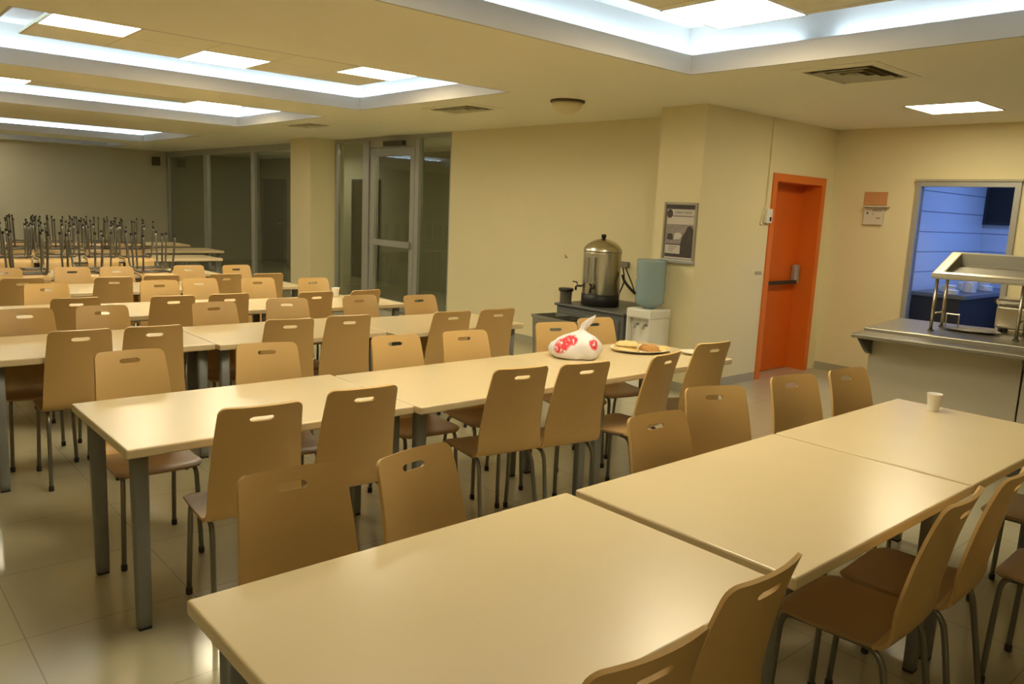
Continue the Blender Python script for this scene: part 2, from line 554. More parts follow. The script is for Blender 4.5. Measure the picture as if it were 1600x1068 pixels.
# ------------------------------------------------------------------ orange door
YL = YD + .20
b = NB(); box2(b, (DX0 + .002, YL, .006), (DX1 - .002, YL + .045, DZ - .003)); door = struct('door_1', b, M['orange'])
b = NB()
f0 = .075
box2(b, (DX0 - f0, YD - .015, 0), (DX0, YD + .0, DZ + f0)); box2(b, (DX1, YD - .015, 0), (DX1 + f0, YD + .0, DZ + f0))
box2(b, (DX0, YD - .015, DZ), (DX1, YD + .0, DZ + f0))
e = .004
box2(b, (DX0 + .0, YD - .015, .002), (DX0 + e, YL + .05, DZ)); box2(b, (DX1 - e, YD - .015, .002), (DX1, YL + .05, DZ)); box2(b, (DX0 + e, YD - .015, DZ - e), (DX1 - e, YL + .05, DZ))
obj('door_frame', b, M['orange_frame'], door, smooth=False)
b = NB(); box2(b, (DX0 + .05, YL - .085, .955), (DX1 - .10, YL - .055, .995), .006)
box2(b, (DX0 + .02, YL - .075, .94), (DX0 + .07, YL - .0005, 1.0), .006)
obj('push_bar', b, M['black'], door)
b = NB(); box2(b, (DX1 - .11, YL - .075, .95), (DX1 - .03, YL - .0005, 1.16), .02); obj('latch_box', b, M['alu'], door)

# fire-alarm call box and its trunking beside the door
t_ = thing('call_box', 'small white wall box beside top left of orange door', 'wall box', (7.17, YD, 1.60))
b = NB(); box2(b, (-.05, -.04, 0), (.05, -.0005, .14), .006); obj('case', b, M['white'], t_)
b = NB(); box2(b, (.0, -.044, .02), (.03, -.0402, .06), .001); obj('button', b, M['black'], t_)
b = NB(); box2(b, (7.13, YD - .018, 1.742), (7.152, YD - .0005, ZC - .001)); tag(obj('cable_trunking', b, M['wall']), 'thin cream cable trunking running up wall to ceiling left of orange door', 'trunking')
b = NB(); tube(b, [(7.13, YD - .012, 1.78), (7.06, YD - .012, 1.6), (7.06, YD - .01, 1.585), (7.12, YD - .01, 1.585)], .006, 8); tag(obj('cable', b, M['wall']), 'loose cream cable looping under the small white wall box', 'cable')
b = NB(); box2(b, (7.06, YD - .008, 1.09), (7.17, YD - .0005, 1.12), .002); tag(obj('wall_plate', b, M['skirting']), 'small narrow plate on wall left of the orange door', 'plate')

# ------------------------------------------------------------------ kitchen doorway frame and what lies behind
b = NB(); w = .05
box2(b, (XK - .03, KY0 - w, 0), (XK + .065, KY0, KZ + w)); box2(b, (XK - .03, KY1, 0), (XK + .065, KY1 + w, KZ + w))
box2(b, (XK - .03, KY0, KZ), (XK + .065, KY1, KZ + w))
struct('door_2', b, M['alu'])
b = NB(); box2(b, (XK - .045, KY0 - w - .01, KZ + w), (XK + .0, KY1 + w + .01, KZ + w + .02)); struct('trim_20', b, M['skirting'])
# kitchen shell
KX = 10.95
b = NB(); box2(b, (XK + .061, 3.63, 0), (KX + .1, 3.73, ZC)); struct('wall_kitchen_left', b, M['kitchen_tile'])
b = NB(); box2(b, (KX, -.5, 0), (KX + .1, 3.63, ZC)); struct('wall_kitchen_back', b, M['kitchen_tile'])
b = NB(); box2(b, (XK + .061, -.6, 0), (KX, -.5, ZC)); struct('wall_kitchen_right', b, M['kitchen_tile'])
t_ = thing('kitchen_fill_light', 'added unseen bluish fill light on the ceiling of the kitchen beyond the doorway', 'ceiling light', (9.7, 1.9, ZC))  # added light standing in for daylight in the kitchen
b = NB(); box2(b, (-.30, -.9, -.05), (.30, .9, -.0005), .005); obj('housing', b, M['white'], t_)
b = NB(); box2(b, (-.26, -.86, -.07), (.26, .86, -.0505)); obj('tube', b, M['kitchen_fill_light'], t_)
t_ = thing('kitchen_window', 'dark window high on the back wall of the blue kitchen', 'window', (KX, 3.375, 1.72))
b = NB(); box2(b, (-.05, -.55, 0), (-.0005, .22, .62)); obj('pane', b, M['black'], t_)
b = NB()
for ya, yb, za, zb in ((-.58, -.55, -.03, .65), (.22, .25, -.03, .65), (-.55, .22, -.03, 0), (-.55, .22, .62, .65)):
    box2(b, (-.06, ya, za), (-.0005, yb, zb))
obj('frame', b, M['kitchen_dark'], t_)

t_ = thing('kitchen_bench', 'dark steel kitchen bench loaded with dishes beyond the doorway', 'bench', (9.95, 3.1, 0))
b = NB(); box2(b, (-1.0, -.05, .90), (.70, .50, .94), .004); obj('worktop', b, M['kitchen_steel'], t_)
b = NB(); box2(b, (-.98, .0, .12), (.68, .48, .899)); obj('body', b, M['kitchen_dark'], t_)
for px in (-.94, .64):
    for py in (.02, .44):
        b = NB(); box2(b, (px - .02, py - .02, 0), (px + .02, py + .02, .1195)); obj('leg', b, M['counter'], t_)
t_ = thing('kitchen_appliance', 'dark blue kitchen machine standing against back wall beyond doorway', 'appliance', (10.5, 2.6, 0))
b = NB(); box2(b, (-.35, -.38, .04), (.35, .38, .86), .01); obj('body', b, M['kitchen_steel'], t_)
b = NB(); box2(b, (-.365, -.34, .10), (-.3505, .34, .72), .004); obj('door', b, M['kitchen_steel'], t_)
b = NB(); tube(b, [(-.40, -.3, .76), (-.40, .3, .76)], .012, 8); box2(b, (-.40, -.30, .752), (-.3505, -.28, .768)); box2(b, (-.40, .28, .752), (-.3505, .30, .768)); obj('handle', b, M['counter'], t_)
# crockery on the bench
rk = 0
for k in range(9):
    x = 9.05 + k * .17
    y = 3.22 + .09 * (k % 3)
    hgt = (.05, .09, .07, .12)[k % 4]
    t_ = NB()
    prof = []
    n = int(hgt / .012)
    for q in range(n):
        prof += [(.055, q * .012), (.072, q * .012 + .006), (.072, q * .012 + .008)]
    lathe(t_, [(.05, 0)] + prof + [(.03, n * .012 + .002)], 20)
    o_ = obj('plate_stack', t_, M['dishes']); o_.location = (x, y, .941)
    tag(o_, 'stack of white plates on the steel bench of the blue kitchen', 'plate stack', 'plate stacks in the kitchen')

# ------------------------------------------------------------------ glazed entry and glazed partition
XG = 6.68
def bar(bm, ya, yb, za, zb, x0=XG - .05, x1=XG + .03):
    box2(bm, (x0, ya, za), (x1, yb, zb), .003, 1)


b = NB()
bar(b, 8.865, 12.075, 2.56, ZC - .002); bar(b, 8.865, 8.90, .0, 2.56); bar(b, 12.03, 12.075, 0, 2.56)
bar(b, 9.64, 9.74, 0, 2.56); bar(b, 10.98, 11.16, 0, 2.56, XG - .07, XG + .03)
bar(b, 9.74, 10.98, 2.46, 2.56); bar(b, 8.90, 9.64, 0, .07); bar(b, 11.16, 12.03, 0, .07)
ent = struct('window_1', b, M['alu'])
for ya, yb in ((8.905, 9.635), (11.165, 12.025)):
    g = NB(); box2(g, (XG - .004, ya, .075), (XG + .004, yb, 2.555)); obj('pane', g, M['glass'], ent, smooth=False)
b = NB()
bar(b, 9.75, 9.86, .01, 2.45); bar(b, 10.84, 10.97, .01, 2.45); bar(b, 9.86, 10.84, 2.33, 2.45); bar(b, 9.86, 10.84, .01, .16)
d2 = struct('door_3', b, M['alu'])
g = NB(); box2(g, (XG - .004, 9.862, .162), (XG + .004, 10.838, 2.328)); obj('pane', g, M['glass'], d2, smooth=False)
g = NB(); bar(g, 9.80, 10.90, .985, 1.075, XG - .095, XG - .055); obj('push_bar', g, M['alu'], d2)
g = NB(); box2(g, (XG - .12, 9.98, 2.47), (XG - .051, 10.5, 2.54), .004); obj('door_closer', g, M['alu_dark'], d2)
# long partition beyond the column
b = NB()
bar(b, 12.81, Y1 - .005, 2.50, ZC - .002); bar(b, 12.81, Y1 - .005, 0, .08)
for ya, yb in ((12.81, 12.88), (15.27, 15.44), (17.74, 17.97), (20.25, Y1 - .005)):
    bar(b, ya, yb, .08, 2.50)
par = struct('window_2', b, M['alu'])
for ya, yb in ((12.885, 15.265), (15.445, 17.735), (17.975, 20.245)):
    g = NB(); box2(g, (XG - .004, ya, .085), (XG + .004, yb, 2.495)); obj('pane', g, M['glass'], par, smooth=False)
b = NB(); box2(b, (6.30, Y1 - .14, 2.28), (6.46, Y1 - .0005, 2.48), .01); tag(obj('wall_speaker', b, M['shade']), 'small dark speaker box high on the far wall near the glass', 'speaker')
# dark corridor behind the glass
b = NB(); box2(b, (9.0, 8.6, 0), (9.15, Y1, ZC)); struct('wall_corridor', b, M['corridor'])
b = NB(); box2(b, (XW + .15, 8.66, 0), (9.0, 8.8, ZC)); struct('wall_corridor_end', b, M['corridor'])
def corridor_door(n, ya, yb, h):
    b = NB(); box2(b, (8.96, ya, .002), (8.999, yb, h)); d = struct('door_%d' % n, b, M['brown_door'])
    b = NB(); box2(b, (8.945, ya - .06, .002), (8.999, ya - .001, h + .06)); box2(b, (8.945, yb + .001, .002), (8.999, yb + .06, h + .06)); box2(b, (8.945, ya - .001, h + .001), (8.999, yb + .001, h + .06))
    obj('door_frame', b, M['alu_dark'], d, smooth=False)
    b = NB(); tube(b, [(8.96, ya + .1, 1.0), (8.90, ya + .1, 1.0), (8.90, ya + .22, 1.0)], .01, 8); obj('handle', b, M['alu'], d)
for yy, lb in ((9.8, 'added unseen fill lamp in the corridor behind the glass entry door'), (15.75, 'added unseen fill lamp in the corridor behind the long glass partition')):
    t_ = thing('corridor_fill_lamp', lb, 'ceiling light', (8.0, yy, ZC))  # lamps added out of sight to brighten what shows through the glass
    b = NB(); box2(b, (-.17, -.36, -.03), (.17, .36, -.0005), .004); obj('base', b, M['white'], t_)
    b = NB(); box2(b, (-.15, -.34, -.05), (.15, .34, -.0305)); obj('diffuser', b, M['corridor_fill_lamp'], t_)
corridor_door(4, 14.55, 15.5, 2.05)
corridor_door(5, 18.9, 20.1, 2.05)


# ------------------------------------------------------------------ tables
def table_mesh(L=1.2, W=.78, H=.74):
    t_ = thing('canteen_table', '', 'table')
    b = NB(); box(b, (0, 0, H - .018), (L, W, .036), .007, 3); obj('table_top', b, M['table'], t_)
    lx, ly = L / 2 - .048, W / 2 - .105
    for sx in (-1, 1):
        lx = L / 2 - (.048 if sx > 0 else .068)
        for sy in (-1, 1):
            b = NB()
            n = 16
            rings = []
            for z, s in ((.0125, .86), (.05, .9), (.4, .97), (H - .037, 1.04)):
                rg = []
                for k in range(n):
                    a = 2 * PI * k / n
                    ca, sa = math.cos(a), math.sin(a)
                    # rounded-rectangle section
                    ex = math.copysign(abs(ca) ** .5, ca) * .030 * s
                    ey = math.copysign(abs(sa) ** .5, sa) * .024 * s
                    rg.append(b.verts.new((sx * lx + ex, sy * ly + ey, z)))
                rings.append(rg)
            for p, q in zip(rings, rings[1:]):
                for k in range(n):
                    b.faces.new((p[k], p[(k + 1) % n], q[(k + 1) % n], q[k]))
            b.faces.new(rings[0][::-1]); b.faces.new(rings[-1])
            lg = obj('leg', b, M['leg'], t_)
            b = NB(); box(b, (sx * lx, sy * ly, .006), (.046, .038, .012), .003); obj('foot_cap', b, M['rubber'], lg)
    b = NB()
    fx, fy = lx - .04, ly - .05
    for sy in (-1, 1):
        box2(b, (-fx, sy * fy - .012, H - .062), (fx, sy * fy + .012, H - .0365), .003)
    for sx in (-1, 1):
        box2(b, (sx * fx - .012, -fy + .0125, H - .062), (sx * fx + .012, fy - .0125, H - .0365), .003)
    obj('under_frame', b, M['leg'], t_)
    return t_


ROWN = {'A': 'nearest', 'B': 'second', 'C': 'third', 'D': 'fourth', 'E': 'fifth', 'F': 'sixth', 'G': 'seventh', 'H': 'eighth', 'I': 'ninth'}
# row: (x of left end, near edge y, table length)
ROWS = {'A': (0.565, 0.915, 1.205), 'B': (0.77, 2.87, 1.215), 'C': (0.62, 4.75, 1.19), 'D': (0.43, 6.19, 1.20), 'E': (0.43, 7.66, 1.14),
        'F': (-.05, 9.15, 1.2), 'G': (0.85, 11.35, 1.2), 'H': (1.50, 12.95, 1.2), 'I': (1.50, 14.5, 1.2)}
STEP = {'B': (0, .04, .05), 'C': (0, .05, .17), 'D': (0, .09, .19)}   # the tables of a row are not pushed quite flush
proto = table_mesh()
first = True
POS = ['left', 'middle', 'right']
for rw, (xs, yn, L) in ROWS.items():
    for k in range(3):
        t_ = proto if first else dup(proto)
        first = False
        x = xs + L * (k + .5)
        z = 0.0
        if rw == 'A':
            x += (0, .035, .045)[k]
        t_.location = (x, yn + .39 - STEP.get(rw, (0, 0, 0))[k], z)
        t_.scale = ((L - .005) / 1.2, 1, 1)
        t_['label'] = 'long cream canteen table, %s one of three in the %s table row' % (POS[k], ROWN[rw])
        t_['group'] = 'canteen tables of the %s row' % ROWN[rw]


# ------------------------------------------------------------------ chairs
def chair_back_bm():
    b = NB()
    h_top = .880
    # centre line of the back in (y, z): bend from the seat, then leaning up
    def line(v):      # v: 0..1 along the back
        L1 = .085
        L2 = .41
        s = v * (L1 + L2)
        if s < L1:
            a = s / L1 * R(80)
            r = L1 / R(80)
            return Vector((.055 - r * math.sin(a), .437 + r * (1 - math.cos(a))))
        a = R(80)
        r = L1 / a
        p = Vector((.055 - r * math.sin(a), .437 + r * (1 - math.cos(a))))
        d = Vector((-math.cos(a), math.sin(a)))
        q = (s - L1)
        return p + d * q + Vector((-1, 0)) * (.02 * max(0, (q - .2) / .21) ** 2)
    tot = .495
    rows = [0, .05, .10, .15, .2, .3, .4, .5, .6, .7, .8]
    hc = 1 - .050 / tot
    hh = .0105 / tot
    rows += [.84, hc - hh, hc - hh * .4, hc + hh * .4, hc + hh]
    rc = .028
    rows += [1 - rc / tot * (1 - math.sin(a)) for a in (R(0), R(25), R(45), R(62), R(78), R(90))]
    rows = sorted(set(round(r_, 5) for r_ in rows))
    cols = [-1, -.85, -.6, -.35, -.272, -.1, .1, .272, .35, .6, .85, 1]
    hr0, hr1 = round(hc - hh, 5), round(hc + hh, 5)
    def hw(v):
        base = .185 - (.185 - .152) * v
        d = (1 - v) * tot
        if d < rc:
            base -= rc * (1 - math.sqrt(max(0, 1 - ((rc - d) / rc) ** 2)))
        return base
    grid = []
    for v in rows:
        p = line(v)
        w_ = hw(v)
        rg = []
        for c in cols:
            # keep the handle columns at constant width
            if abs(c) < .36:
                x = c / .35 * .045
            else:
                x = math.copysign(.045 + (abs(c) - .35) / .65 * (w_ - .045), c)
            curve = .028 * (x / .17) ** 2 * min(1, v * 3)
            rg.append(b.verts.new((x, p.x + curve, p.y)))
        grid.append(rg)
    nc = len(cols)
    for i in range(len(rows) - 1):
        for j in range(nc - 1):
            inrow = hr0 - 1e-6 <= rows[i] and rows[i + 1] <= hr1 + 1e-6
            if inrow and 3 <= j <= 7:
                q = (grid[i][j], grid[i][j + 1], grid[i + 1][j + 1], grid[i + 1][j])
                # rounded slot ends: keep a corner triangle
                if j == 3 and abs(rows[i] - hr0) < 1e-5:
                    b.faces.new((q[0], q[1], q[3]))
                elif j == 3 and abs(rows[i + 1] - hr1) < 1e-5:
                    b.faces.new((q[0], q[2], q[3]))
                elif j == 7 and abs(rows[i] - hr0) < 1e-5:
                    b.faces.new((q[0], q[1], q[2]))
                elif j == 7 and abs(rows[i + 1] - hr1) < 1e-5:
                    b.faces.new((q[1], q[2], q[3]))
                continue
            b.faces.new((grid[i][j], grid[i][j + 1], grid[i + 1][j + 1], grid[i + 1][j]))
    bmesh.ops.recalc_face_normals(b, faces=b.faces[:])
    bmesh.ops.solidify(b, geom=b.faces[:], thickness=.011)
    return b


def chair_seat_bm():
    b = NB()
    ny = [.0545, .12, .19, .26, .305, .335, .36, .374]
    cols = [-1, -.93, -.8, -.5, 0, .5, .8, .93, 1]
    g = []
    for y in ny:
        w_ = .185 + .001 * (y / .4)
        z = .437 + (-.006 * math.sin((y - .055) / .32 * PI)) - (.012 * max(0, (y - .324) / .05) ** 2)
        rg = []
        for c in cols:
            yy = y
            if y > .28:       # rounded front corners
                yy = y - .035 * max(0, (abs(c) - .75) / .25) ** 2 * (y - .28) / .094
            rg.append(b.verts.new((c * w_, yy, z + .004 * c * c)))
        g.append(rg)
    for i in range(len(ny) - 1):
        for j in range(len(cols) - 1):
            b.faces.new((g[i][j], g[i][j + 1], g[i + 1][j + 1], g[i + 1][j]))
    bmesh.ops.recalc_face_normals(b, faces=b.faces[:])
    bmesh.ops.solidify(b, geom=b.faces[:], thickness=.011)
    return b


def make_chair():
    t_ = thing('canteen_chair', '', 'chair')
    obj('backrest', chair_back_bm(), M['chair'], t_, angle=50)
    obj('seat', chair_seat_bm(), M['chair_seat_shaded'], t_, angle=50)
    zs = .413
    b = NB()
    for sx in (-1, 1):
        tube(b, [(sx * .15, .09, zs), (sx * .15, .31, zs)], .010, 8)
    for y in (.13, .27):
        tube(b, [(-.1395, y, zs), (.1395, y, zs)], .008, 8)
    obj('seat_frame', b, M['tube'], t_)
    for sx in (-1, 1):
        for fr in (0, 1):
            b = NB()
            if fr:
                pts = [(sx * .15, .311, zs), (sx * .152, .330, zs - .006), (sx * .155, .343, zs - .03), (sx * .157, .348, zs - .08), (sx * .166, .360, .013)]
            else:
                pts = [(sx * .15, .089, zs), (sx * .151, .060, zs - .006), (sx * .154, .035, zs - .030), (sx * .157, .018, zs - .09), (sx * .168, -.035, .013)]
            tube(b, pts, .0105, 10, smooth_steps=4)
            lg = obj('leg', b, M['tube'], t_)
            b = NB(); lathe(b, [(.0125, 0), (.0135, .004), (.0135, .026), (.0115, .028)], 10, (pts[-1][0], pts[-1][1] - (.001 if fr else -.002), 0)); obj('foot_cap', b, M['rubber'], lg)
    return t_


# (row, side: 1 near side / -1 far side, x, y, turn in degrees)
CHAIRS = [
    ('A', 1, 1.056, 0.855, -3.9),
    ('A', 1, 1.50, 0.905, 1.8),
    ('A', 1, 2.394, 0.823, 2.6),
    ('A', 1, 2.80, 0.812, 4.0),
    ('A', 1, 3.27, 0.47, 2),
    ('A', 1, 3.94, 0.74, 3),
    ('A', -1, 0.952, 1.9, -5.2),
    ('A', -1, 1.35, 1.856, 9.9),
    ('A', -1, 2.349, 1.735, -5.1),
    ('A', -1, 2.945, 1.905, -22.0),
    ('A', -1, 3.53, 1.848, -12.8),
    ('A', -1, 3.97, 1.787, -8.9),
    ('B', 1, 1.197, 2.773, -5.8),
    ('B', 1, 1.655, 2.828, -5.1),
    ('B', 1, 2.519, 2.819, -8.8),
    ('B', 1, 2.893, 2.751, -9.0),
    ('B', 1, 3.475, 2.714, 9.0),
    ('B', 1, 4.072, 2.812, -5.1),
    ('B', -1, 1.093, 3.874, -1.0),
    ('B', -1, 1.716, 3.783, -12.8),
    ('B', -1, 2.457, 3.699, -4.9),
    ('B', -1, 2.922, 3.663, -8.1),
    ('B', -1, 3.704, 3.686, -17.8),
    ('B', -1, 4.145, 3.729, -10.8),
    ('C', 1, 1.055, 4.757, -2.1),
    ('C', 1, 1.433, 4.742, -4.2),
    ('C', 1, 2.238, 4.691, -8.0),
    ('C', 1, 2.658, 4.694, -7.0),
    ('C', 1, 3.426, 4.577, -5.7),
    ('C', 1, 3.843, 4.568, -5.1),
    ('C', -1, 0.957, 5.544, -1.6),
    ('C', -1, 1.387, 5.533, -5.6),
    ('C', -1, 2.101, 5.471, -1.1),
    ('C', -1, 2.649, 5.5, -12.3),
    ('C', -1, 3.288, 5.5, 1.1),
    ('C', -1, 3.767, 5.352, -1.5),
    ('D', 1, 1.36, 6.192, -2.0),
    ('D', 1, 1.99, 6.1, -4.4),
    ('D', 1, 2.405, 6.095, -0.9),
    ('D', 1, 3.095, 6.011, -0.2),
    ('D', 1, 3.545, 5.988, 6.4),
    ('D', -1, 1.36, 6.993, -2.7),
    ('D', -1, 2.221, 7.037, -6.2),
    ('D', -1, 2.60, 7.121, -1.0),
    ('D', -1, 3.105, 7.048, -5.9),
    ('D', -1, 3.6, 6.9, -1.4),
    ('E', 1, 1.295, 7.67, -0.7),
    ('E', 1, 1.976, 7.594, -0.4),
    ('E', 1, 2.405, 7.665, -2.7),
    ('E', 1, 3.0, 7.665, -2.6),
    ('E', 1, 3.41, 7.613, -2.6),
    ('E', -1, 1.295, 8.45, -2.2),
    ('E', -1, 1.87, 8.46, -2.2),
    ('E', -1, 2.264, 8.45, -2.2),
    ('E', -1, 2.987, 8.498, -2.0),
    ('E', -1, 3.485, 8.45, 1.0),
]
NUM = ['first', 'second', 'third', 'fourth', 'fifth', 'sixth', 'seventh']
chair0 = make_chair()
cnt = {}
first = True
for rw, sd, x, y, turn in CHAIRS:
    c = chair0 if first else dup(chair0)
    first = False
    c.location = (x, y, 0)
    c.rotation_euler = (0, 0, R(turn) + (0 if sd > 0 else PI))
    k = cnt.get((rw, sd), 0)
    cnt[(rw, sd)] = k + 1
    c['label'] = 'beige plywood chair, %s from left along %s side of %s table row' % (NUM[k], 'near' if sd > 0 else 'far', ROWN[rw])
    c['group'] = 'beige canteen chairs'

# chairs put upside down on the far tables, legs in the air
UP = {'F': [(1, 1.62), (1, 2.12), (1, 2.85), (-1, 1.75), (-1, 2.35), (-1, 2.95)],
      'G': [(1, 1.85), (1, 2.3), (1, 2.85), (1, 3.3), (-1, 2.0), (-1, 2.5), (-1, 3.05)],
      'H': [(1, 2.2), (1, 2.6), (1, 3.2), (1, 3.65), (-1, 2.35), (-1, 2.9), (-1, 3.4), (-1, 3.95)],
      'I': [(1, 2.5), (1, 3.0), (1, 3.5), (1, 4.1), (-1, 2.65), (-1, 3.2), (-1, 3.8)]}
for rw, lst in UP.items():
    xs, yn, L = ROWS[rw]
    cnt = {1: 0, -1: 0}
    for sd, x in lst:
        c = dup(chair0)
        y = yn - .060 if sd > 0 else yn + .78 + .060
        c.location = (x, y, .74 + .4435)
        tw = random.uniform(-5, 5)
        c.rotation_euler = (0, PI, R(tw) + (0 if sd > 0 else PI))
        c['label'] = 'upturned chair with legs up, %s from left on %s edge of %s table row' % (NUM[cnt[sd]], 'near' if sd > 0 else 'far', ROWN[rw])
        c['group'] = 'chairs stacked upside down on the far tables'
        cnt[sd] += 1

# ------------------------------------------------------------------ things on the tables
def paper_cup(x, y, z, label, h=.085, r=.034):
    b = NB()
    lathe(b, [(r * .72, 0), (r * .74, .003), (r, h - .004), (r * 1.07, h - .002), (r * 1.07, h), (r * .97, h), (r * .92, h - .006), (r * .70, .006)], 24)
    o = obj('paper_cup', b, M['cup'])
    o.location = (x, y, z)
    return tag(o, label, 'cup', 'white paper cups')


ZT = .7402
paper_cup(4.10, 1.47, ZT, 'white paper cup standing alone on the nearest table row at right')
paper_cup(3.66, 6.64, ZT, 'white paper cup on the fourth table row near its right end', .09, .036)


def bag_material():
    m, t, p = nt('white plastic bag with red print')
    tc = t.nodes.new('ShaderNodeTexCoord')
    nz = t.nodes.new('ShaderNodeTexNoise'); nz.inputs['Scale'].default_value = 55; nz.inputs['Detail'].default_value = 4
    t.links.new(tc.outputs['Object'], nz.inputs['Vector'])
    tot = None
    for c, rad in (((-.095, -.085, .085), .062), ((-.05, -.085, .115), .055), ((.095, -.085, .095), .042)):
        d = t.nodes.new('ShaderNodeVectorMath'); d.operation = 'DISTANCE'
        t.links.new(tc.outputs['Object'], d.inputs[0]); d.inputs[1].default_value = c
        s = t.nodes.new('ShaderNodeMath'); s.operation = 'SUBTRACT'; s.inputs[0].default_value = rad
        t.links.new(d.outputs['Value'], s.inputs[1])
        s2 = t.nodes.new('ShaderNodeMath'); s2.operation = 'MULTIPLY'; s2.inputs[1].default_value = 90; s2.use_clamp = True
        t.links.new(s.outputs[0], s2.inputs[0])
        if tot is None:
            tot = s2.outputs[0]
        else:
            a = t.nodes.new('ShaderNodeMath'); a.operation = 'MAXIMUM'
            t.links.new(tot, a.inputs[0]); t.links.new(s2.outputs[0], a.inputs[1]); tot = a.outputs[0]
    ramp = t.nodes.new('ShaderNodeMapRange'); ramp.inputs['From Min'].default_value = .38; ramp.inputs['From Max'].default_value = .45
    t.links.new(nz.outputs['Fac'], ramp.inputs['Value'])
    mu = t.nodes.new('ShaderNodeMath'); mu.operation = 'MULTIPLY'
    t.links.new(tot, mu.inputs[0]); t.links.new(ramp.outputs[0], mu.inputs[1])
    mix = t.nodes.new('ShaderNodeMix'); mix.data_type = 'RGBA'
    mix.inputs['A'].default_value = (.84, .80, .80, 1); mix.inputs['B'].default_value = (.75, .05, .07, 1)
    t.links.new(mu.outputs[0], mix.inputs['Factor'])
    t.links.new(mix.outputs['Result'], p.inputs['Base Color'])
    p.inputs['Roughness'].default_value = .35
    p.inputs['Subsurface Weight'].default_value = .15
    p.inputs['Subsurface Radius'].default_value = (.02, .02, .02)
    return m


b = NB()
prof = [(.0, .000), (.10, .001), (.145, .006), (.160, .028), (.163, .055), (.152, .085), (.128, .112), (.092, .135), (.056, .152), (.030, .165),
        (.019, .176), (.021, .190), (.026, .203), (.026, .220), (.020, .240), (.011, .258), (.002, .272)]
n = 56
rings = []
for i, (r_, z) in enumerate(prof):
    rg = []
    lean = max(0, (z - .06)) ** 1.0
    cx, cy = .24 * lean + 1.6 * max(0, z - .17) ** 1.5, -.16 * lean
    for k in range(n):
        a = 2 * PI * k / n
        q = Vector((math.cos(a), math.sin(a), z * 6))
        w_ = noise.noise(q * 1.7) * .16 + noise.noise(q * 4.0) * .07
        fold = .10 * math.sin(9 * a + 14 * z) * min(1, max(0, (z - .08) / .08))
        rr = r_ * (1 + (w_ + fold) * (1 if z > .004 else .3))
        flat = 1.0 if z < .18 else .45
        rg.append(b.verts.new((cx + rr * math.cos(a), cy + rr * .82 * math.sin(a) * flat, z)))
    rings.append(rg)
for p, q in zip(rings, rings[1:]):
    for k in range(n):
        b.faces.new((p[k], p[(k + 1) % n], q[(k + 1) % n], q[k]))
b.faces.new(rings[-1])
bmesh.ops.remove_doubles(b, verts=b.verts[:], dist=.0003)
o = obj('plastic_bag', b, bag_material(), angle=60)
o.location = (3.52, 3.36, ZT)
o.rotation_euler = (0, 0, R(-42))
tag(o, 'tied white plastic bag with red print on the second table row', 'bag')

# plate of flatbread
t_ = thing('serving_plate', 'beige oblong plate of flatbread on the second table row', 'plate', (4.06, 3.30, ZT), R(-38))
b = NB(); lathe(b, [(.10, 0), (.115, .001), (.165, .018), (.172, .020), (.172, .023), (.163, .022), (.112, .006), (.02, .0045)], 40, sx=1.15, sy=.88); obj('rim', b, M['plate'], t_)


def bread(loc, rz, sx, sy, h, m, label):
    b = NB()
    nx, ny = 14, 10
    top, bot = [], []
    for i in range(nx + 1):
        ra, rb = [], []
        for j in range(ny + 1):
            u, v = i / nx * 2 - 1, j / ny * 2 - 1
            # squircle outline
            x = u * math.sqrt(1 - v * v * .35); y = v * math.sqrt(1 - u * u * .35)
            d = max(abs(u), abs(v))
            z = h * (1 - d ** 4) + .004 * noise.noise(Vector((x * 3 + loc[0] * 9, y * 3, 1)))
            ra.append(b.verts.new((x * sx, y * sy, max(.002, z) + .002)))
            rb.append(b.verts.new((x * sx, y * sy, 0)))
        top.append(ra); bot.append(rb)
    for i in range(nx):
        for j in range(ny):
            b.faces.new((top[i][j], top[i + 1][j], top[i + 1][j + 1], top[i][j + 1]))
            b.faces.new((bot[i][j], bot[i][j + 1], bot[i + 1][j + 1], bot[i + 1][j]))
    for i in range(nx):
        b.faces.new((top[i][0], bot[i][0], bot[i + 1][0], top[i + 1][0])); b.faces.new((top[i][ny], top[i + 1][ny], bot[i + 1][ny], bot[i][ny]))
    for j in range(ny):
        b.faces.new((top[0][j], top[0][j + 1], bot[0][j + 1], bot[0][j])); b.faces.new((top[nx][j], bot[nx][j], bot[nx][j + 1], top[nx][j + 1]))
    o = obj('flatbread', b, m, angle=60)
    o.location = loc
    o.rotation_euler = (0, 0, rz)
    tag(o, label, 'bread', 'flatbreads on the plate')


bread((3.985, 3.36, ZT + .0075), R(-30), .09, .08, .030, M['bread'], 'pale folded flatbread at the left of the plate, underneath')
bread((3.995, 3.355, ZT + .040), R(-50), .078, .07, .022, M['bread'], 'pale folded flatbread on top of another at left of plate')
bread((4.125, 3.27, ZT + .0075), R(-20), .062, .075, .034, M['bread_brown'], 'browned flatbread piece in the middle of the plate')
bread((4.185, 3.205, ZT + .014), R(-70), .045, .05, .022, M['bread'], 'small torn flatbread piece at the right of the plate')
b = NB(); lathe(b, [(.04, 0), (.05, .001), (.072, .016), (.076, .017), (.074, .02), (.05, .006), (.01, .005)], 28)
o = obj('saucer', b, M['plate']); o.location = (4.30, 3.06, ZT); tag(o, 'small pale saucer at right end of the second table row', 'saucer')

